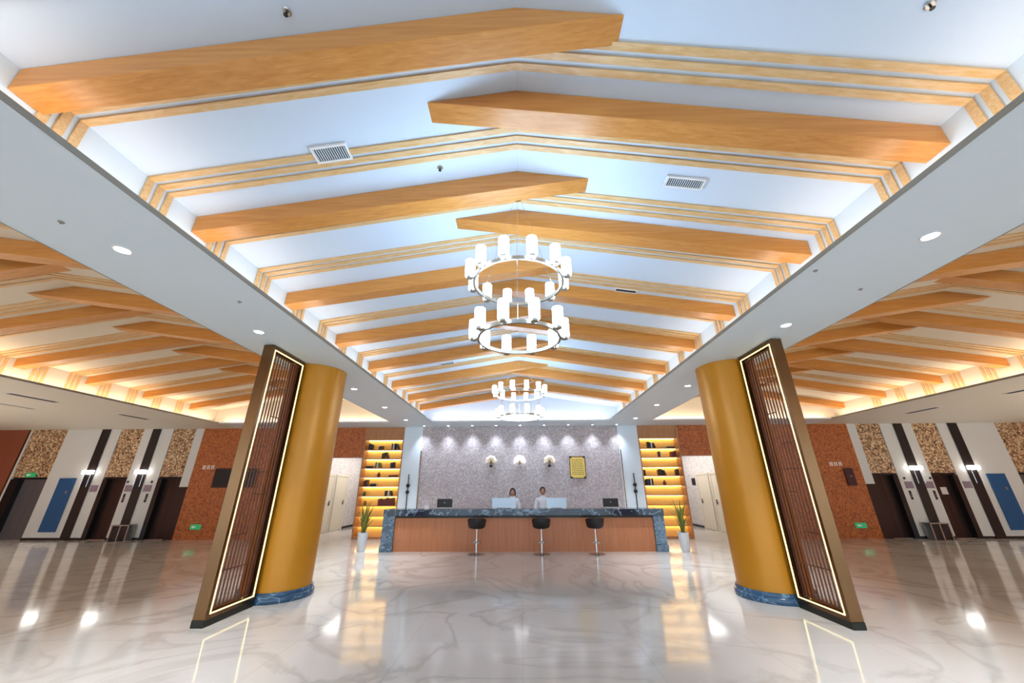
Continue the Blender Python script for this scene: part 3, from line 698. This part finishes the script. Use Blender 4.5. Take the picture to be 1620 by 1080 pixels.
# ------------------------------------------------------------------ people behind the counter
def skin_mesh(chains, sub=2):
    me = bpy.data.meshes.new('tmp'); vs = []; ed = []; rad = []
    idx = {}
    for ch in chains:
        prev = None
        for (p, r) in ch:
            key = tuple(round(c, 4) for c in p)
            if key not in idx: idx[key] = len(vs); vs.append(p); rad.append(r)
            i = idx[key]
            if prev is not None and prev != i: ed.append((prev, i))
            prev = i
    me.from_pydata(vs, ed, []); o = bpy.data.objects.new('tmp', me); COL.objects.link(o)
    o.modifiers.new('s', 'SKIN'); s2 = o.modifiers.new('ss', 'SUBSURF'); s2.levels = sub; s2.render_levels = sub
    sv = me.skin_vertices[0].data
    for i, r in enumerate(rad): sv[i].radius = (r if isinstance(r, tuple) else (r, r))
    sv[0].use_root = True
    dg = bpy.context.evaluated_depsgraph_get(); ev = o.evaluated_get(dg); m2 = bpy.data.meshes.new_from_object(ev)
    out = MB(); out.add([v.co[:] for v in m2.vertices], [tuple(p.vertices) for p in m2.polygons])
    bpy.data.objects.remove(o, do_unlink=True); return out
def person(x, y, H, label, woman, seed):
    t = thing('person', label, 'person', (x, y, 0)); k = H/1.60
    def S(*p): return (p[0]*k, p[1]*k, p[2]*k)
    # faces the lobby (towards -y); arms bent over the desk edge
    sw = .155 if woman else .175
    tor = [(S(0, 0, .88), .115*k), (S(0, 0, 1.0), .105*k), (S(0, .005, 1.15), .12*k), (S(0, .01, 1.26), .115*k), (S(0, .01, 1.32), .07*k), (S(0, 0, 1.40), .046*k), (S(0, -.015, 1.46), .05*k)]
    chains = [tor]
    for s in (-1, 1):
        chains.append([(S(0, .01, 1.26), .115*k), (S(s*sw, .01, 1.27), .052*k), (S(s*(sw+.05), -.01, 1.13), .042*k), (S(s*(sw+.06), -.03, 1.01), .036*k), (S(s*(sw+.02), -.14, .985), .032*k), (S(s*(sw-.03), -.22, .98), .024*k), (S(s*(sw-.035), -.26, .98), .030*k)])
        hx = s*(sw-.035)
        for q, l in ((-.024, .055), (-.008, .068), (.008, .064), (.024, .05)):
            chains.append([(S(hx, -.26, .98), .030*k), (S(hx+q, -.30, .978), .0095*k), (S(hx+q*1.1, -.30-l*.55, .972), .0085*k), (S(hx+q*1.1, -.30-l, .962), .007*k)])
        chains.append([(S(hx, -.26, .98), .030*k), (S(hx-s*.035, -.275, .975), .010*k), (S(hx-s*.045, -.305, .97), .008*k)])
        chains.append([(S(0, 0, .88), .115*k), (S(s*.085, 0, .82), .082*k), (S(s*.09, -.01, .48), .055*k), (S(s*.09, .01, .25), .048*k), (S(s*.09, .02, .07), .034*k), (S(s*.09, -.05, .03), .030*k), (S(s*.09, -.13, .025), .025*k)])
    body = skin_mesh(chains)
    # head: one shaped ball with brow, nose, chin, ears, joined to the body mesh
    hc = S(0, -.02, 1.505); hr = .108*k
    nh, mh = 28, 20; vs = []; fs = []
    for i in range(mh+1):
        th = pi*i/mh
        for j in range(nh):
            a = 2*pi*j/nh; ux, uy, uz = sin(th)*cos(a), sin(th)*sin(a), cos(th)
            w_ = .78*(1-.20*max(0, -uz)**1.5); d_ = .92
            px_, py_, pz_ = ux*w_, uy*d_, uz*1.06
            if uy < 0:
                fr = (-uy)**2
                py_ -= .17*math.exp(-((ux/.16)**2+((uz+.12)/.20)**2))*fr      # nose
                py_ -= .05*math.exp(-((ux/.30)**2+((uz+.72)/.16)**2))*fr      # chin
                for e in (-1, 1): py_ += .07*math.exp(-(((ux-e*.33)/.14)**2+((uz-.06)/.11)**2))*fr   # eye sockets
            vs.append((hc[0]+px_*hr, hc[1]+py_*hr, hc[2]+pz_*hr))
    for i in range(mh):
        for j in range(nh): fs.append((i*nh+j, i*nh+(j+1) % nh, (i+1)*nh+(j+1) % nh, (i+1)*nh+j))
    body.add(vs, fs)
    for s in (-1, 1): body.ball((hc[0]+s*hr*.80, hc[1]+.012*k, hc[2]-.005*k), .010*k, .018*k, .028*k, 10, 8)
    body.build('body', 'skin', t, smooth=True)
    for s in (-1, 1): MB().ball((hc[0]+s*hr*.30, hc[1]-hr*.80, hc[2]+.008*k), .013*k, .008*k, .008*k, 10, 6).build('eye', 'eye', t, smooth=True)
    MB().ball((hc[0], hc[1]-hr*.86, hc[2]-.048*k), .022*k, .008*k, .007*k, 12, 6).build('mouth', 'lips', t, smooth=True)
    for s in (-1, 1): MB().ball((hc[0]+s*hr*.31, hc[1]-hr*.82, hc[2]+.030*k), .020*k, .006*k, .004*k, 10, 6).build('eyebrow', 'hair', t, smooth=True)
    # hair cap
    vs = []; fs = []; n, m = 28, 12
    for i in range(m+1):
        for j in range(n):
            a = 2*pi*j/n; front = max(0, -sin(a)); side = abs(cos(a))
            lim = (pi*.80 if woman else pi*.62)*(1-front**1.4)+pi*.30*front**1.4
            th = lim*i/m
            ux, uy, uz = sin(th)*cos(a), sin(th)*sin(a), cos(th); g = 1.10+.02*sin(5*a+seed)
            vs.append((hc[0]+ux*.80*hr*g, hc[1]+.004*k+uy*.95*hr*g, hc[2]+.004*k+uz*1.08*hr*g))
    for i in range(m):
        for j in range(n): fs.append((i*n+j, i*n+(j+1) % n, (i+1)*n+(j+1) % n, (i+1)*n+j))
    hair = MB().add(vs, fs)
    if woman:
        hair.ball((hc[0], hc[1]+hr*1.0, hc[2]-.02*k), .045*k, .035*k, .045*k)
        for s in (-1, 1): hair.ball((hc[0]+s*hr*.82, hc[1]+.01*k, hc[2]-.045*k), .016*k, .03*k, .07*k)
    hair.build('hair', 'hair', t, smooth=True)
    sh = [[(S(0, 0, .84), .13*k), (S(0, 0, 1.0), .125*k), (S(0, .005, 1.15), .135*k), (S(0, .01, 1.26), .14*k), (S(0, .008, 1.325), .105*k), (S(0, 0, 1.372), .072*k)]]
    for s in (-1, 1):
        sh.append([(S(0, .01, 1.26), .14*k), (S(s*sw, .01, 1.27), .066*k), (S(s*(sw+.05), -.01, 1.13), .056*k), (S(s*(sw+.06), -.03, 1.01), .050*k), (S(s*(sw+.02), -.14, .985), .044*k), (S(s*(sw-.02), -.20, .98), .040*k)])
    skin_mesh(sh).build('shirt', 'shirt', t, smooth=True)
    cl = MB()
    for s in (-1, 1): cl.prism([(s*.004*k, -.092*k), (s*.06*k, -.055*k), (s*.05*k, -.03*k), (s*.002*k, -.066*k)], 'z', 1.335*k, 1.385*k)
    cl.build('collar', 'shirt', t)
    tr = [[(S(0, 0, .90), .13*k), (S(0, 0, .84), .13*k)]]
    for s in (-1, 1): tr.append([(S(0, 0, .84), .13*k), (S(s*.088, 0, .78), .095*k), (S(s*.09, -.01, .48), .070*k), (S(s*.09, .01, .25), .062*k), (S(s*.09, .02, .09), .055*k)])
    skin_mesh(tr).build('trousers', 'trousers', t, smooth=True)
    for s in (-1, 1): MB().ball((s*.09*k, -.06*k, .035*k), .045*k, .125*k, .035*k).build('shoe', 'black', t, smooth=True)
    return t
person(-.245, CY+1.07, 1.50, 'person in a white shirt behind the counter, partly hidden by a pale screen', True, 1)
person(.645, CY+1.07, 1.53, 'person in a white shirt with short dark hair behind the counter', False, 4)

# ------------------------------------------------------------------ chandeliers
def chandelier(loc, label, rings=((-1.16, .445, 12, .26), (-1.76, .385, 10, .0))):
    t = thing('chandelier', label, 'chandelier', loc, 0, 'ring chandeliers')          # origin at the ceiling
    MB().lathe([(.0, 0), (.075, 0), (.08, -.012), (.07, -.035), (0, -.04)], n=32, capped=False).build('canopy', 'brass', t, smooth=True)
    for zc, R, n, off in rings:
        r = MB(); m = 72; vs = []; fs = []
        for i in range(m):
            a = 2*pi*i/m
            for rr, zz in ((R-.012, 0), (R+.012, 0), (R+.012, .035), (R-.012, .035)): vs.append((rr*cos(a), rr*sin(a), zc+zz))
        for i in range(m):
            for j in range(4): fs.append((i*4+j, ((i+1) % m)*4+j, ((i+1) % m)*4+(j+1) % 4, i*4+(j+1) % 4))
        ring = r.add(vs, fs).build('ring', 'ring', t, smooth=True)
        for i in range(n):
            a = 2*pi*i/n+off; cx_, cy_ = (R+.045)*cos(a), (R+.045)*sin(a)
            MB().lathe([(.0, 0), (.046, 0), (.048, .01), (.048, .175), (.045, .18), (0, .18)], (cx_, cy_, zc+.03), n=20, capped=False).build('shade', 'shade', ring, smooth=True)
            MB().tube((cx_, cy_, zc+.005), (cx_, cy_, zc+.03), .032, .034, n=16).tube(((R+.01)*cos(a), (R+.01)*sin(a), zc+.017), (cx_, cy_, zc+.017), .008).build('cup', 'ring', ring, smooth=True)
    for i in range(3):
        a = 2*pi*i/3+.5
        MB().tube((.03*cos(a), .03*sin(a), -.03), (rings[0][1]*cos(a), rings[0][1]*sin(a), rings[0][0]+.03), .0022, n=6).build('wire', 'chrome', t)
        MB().tube(((rings[0][1]-.02)*cos(a), (rings[0][1]-.02)*sin(a), rings[0][0]+.01), (rings[1][1]*cos(a), rings[1][1]*sin(a), rings[1][0]+.03), .0022, n=6).build('wire', 'chrome', t)
    return t
ZC = ZR-.012
chandelier((0.0, 3.24, ZC), 'two-ring chandelier with white glass shades hanging nearest, mid-ceiling')
chandelier((0.0, 8.36, ZC), 'two-ring chandelier with white glass shades hanging farther back, before the reception', ((-1.08, .545, 12, .26), (-1.58, .46, 10, .0)))

# ------------------------------------------------------------------ downlights
def downlight(x, y, label, group, power, color=(.93, .96, 1), spot=78, blend=.8, r=.075, z=ZS, tilt=None):
    t = thing('downlight', label, 'downlight', (x, y, z), 0, group)
    MB().lathe([(r*.78, -.001), (r, -.001), (r*1.02, -.006), (r*.8, -.008)], n=28, capped=False).build('trim_ring', 'white_plastic', t, smooth=True)
    MB().lathe([(0, -.003), (r*.78, -.003)], n=28, capped=False).build('lens', 'lens', t)
    l = light('lamp', 'SPOT', (0, 0, -.03), power, color, t, spot_size=radians(spot), spot_blend=blend, shadow_soft_size=.05)
    if tilt: l.rotation_euler = tilt
    return t
for s, side in ((-1, 'left'), (1, 'right')):
    for i, y in enumerate((1.0, 2.78, 4.70, 7.90, 9.87, 11.85)):
        k = 6-i
        downlight(s*3.66, y, 'round white downlight in the %s dropped ceiling, %s' % (side, 'nearest the reception wall' if k == 1 else ORD[k]+' from the reception wall'), '%s soffit downlights' % side, SPOT_W, (.85, .93, 1))
for i in range(9):
    x = -3.36+i*.84
    downlight(x, 13.08, 'small downlight above the reception wall, %s from the left' % ORD[i+1], 'reception wall downlights', WASH_W, (.74, .84, 1), 84, 1.0, .05)

for s, side in ((-1, 'left'), (1, 'right')):  # added fill lamps, out of view, to brighten the lift walls
    for x, y, lab in ((13.0, 4.2, 'nearest the side bay and the entrance'), (16.6, 4.2, 'by the end wall near the entrance'), (14.6, 7.2, 'nearest the lifts'), (17.8, 7.6, 'in the far corner by the end wall')):
        downlight(s*x, y, 'added unseen downlight in the low %s ceiling, %s' % (side, lab), '%s added low ceiling downlights' % side, 560, (1, .95, .88), 130, .6)
# ------------------------------------------------------------------ ceiling vents and small ceiling fittings
def slope_frame(bx, x, y):
    s = 1 if x > bx else -1
    z = ZR-SL*abs(x-bx); ang = math.atan(SL)*s
    return (x, y, z-.002), ang
def slope_vent(x, y, w, d, label, dark='vent'):
    loc, ang = slope_frame(0, x, y)
    t = thing('ceiling_vent', label, 'ceiling vent', loc, 0, 'ceiling vents'); t.rotation_euler = (0, ang, 0)
    f = .018
    MB().box(-w/2-f, w/2+f, -d/2-f, -d/2, -.024, 0).box(-w/2-f, w/2+f, d/2, d/2+f, -.024, 0).box(-w/2-f, -w/2, -d/2, d/2, -.024, 0).box(w/2, w/2+f, -d/2, d/2, -.024, 0).build('frame', 'white_plastic', t)
    MB().box(-w/2, w/2, -d/2, d/2, -.017, 0).build('backing', 'vent_dark' if dark != 'vent' else 'vent', t)
    mb = MB(); n = max(6, int(w/.02))
    for i in range(n):
        x0 = -w/2+(i+.2)*w/n; mb.box(x0, x0+w/n*.28, -d/2, d/2, -.023, -.017)
    mb.build('grille', 'white_plastic' if dark == 'vent' else 'vent_dark', t)
    return t
def flat_vent(x, y, w, d, label):
    t = thing('ceiling_vent', label, 'ceiling vent', (x, y, ZS), 0, 'low ceiling vents')
    MB().box(-w/2-.015, w/2+.015, -d/2-.015, -d/2, -.008, 0).box(-w/2-.015, w/2+.015, d/2, d/2+.015, -.008, 0).box(-w/2-.015, -w/2, -d/2, d/2, -.008, 0).box(w/2, w/2+.015, -d/2, d/2, -.008, 0).build('frame', 'white_plastic', t)
    MB().box(-w/2, w/2, -d/2, d/2, -.003, -.0005).build('backing', 'vent_dark', t)
    mb = MB()
    for i in range(3): mb.box(-w/2+(i+.3)*w/3, -w/2+(i+.5)*w/3, -d/2, d/2, -.007, -.003)
    mb.build('grille', 'vent_dark', t); return t
slope_vent(-1.66, 2.41, .28, .13, 'square white framed air vent on the left slope of the central ceiling')
slope_vent(1.65, 2.84, .34, .10, 'blue-grey air vent on the right slope of the central ceiling')
slope_vent(1.64, 4.975, .30, .06, 'thin dark air slot on the right slope, farther along the central ceiling', 'dark')
slope_vent(-1.72, 8.35, .30, .07, 'thin dark air slot on the left slope, nearer of two past the far chandelier', 'dark')
slope_vent(-1.45, 9.78, .30, .07, 'thin dark air slot on the left slope, farther of two past the far chandelier', 'dark')
for s, side in ((-1, 'left'), (1, 'right')):
    flat_vent(s*11.63, 8.45, .16, .95, 'long dark air slot in the low ceiling, %s side, nearer the entrance' % side)
    flat_vent(s*11.66, 10.95, .16, .9, 'long dark air slot in the low ceiling, %s side, nearer the lifts' % side)
    flat_vent(s*13.2, 9.3, .08, .8, 'thin air slot farther from the cove in the low ceiling, %s side' % side)
    for i, (x, y) in enumerate(((3.30, 3.81), (3.78, 2.39)) if s < 0 else ((3.84, 3.72), (3.05, 3.32))):
        lab = '%s small grey sensor in the %s dropped ceiling, %s' % (['farther', 'nearer'][i], side, ['toward the reception', 'toward the entrance'][i])
        t = thing('ceiling_sensor', lab, 'sensor', (s*x, y, ZS))
        MB().lathe([(.0, -.012), (.012, -.012), (.022, -.004), (.022, -.0005)], n=16, capped=False).build('cap', 'lip', t, smooth=True)
        MB().tube((0, 0, -.012), (0, 0, -.022), .006, n=8).build('tip', 'steel', t)
def sprinkler(x, y, label):
    loc, ang = slope_frame(0, x, y); t = thing('sprinkler', label, 'sprinkler', loc, 0, 'sprinklers')
    MB().lathe([(0, -.008), (.022, -.008), (.028, -.001)], n=14, capped=False).build('cap', 'steel', t, smooth=True)
    MB().tube((0, 0, -.008), (0, 0, -.035), .006, n=8).build('stem', 'black', t); MB().tube((0, 0, -.035), (0, 0, -.038), .014, n=10).build('plate', 'black', t)
sprinkler(-1.46, 1.38, 'small dark sprinkler on the left slope nearest the entrance')
sprinkler(2.48, 1.36, 'small dark sprinkler on the right slope nearest the entrance')
sprinkler(-.76, 2.74, 'small sprinkler on the left slope beside the second strip set')
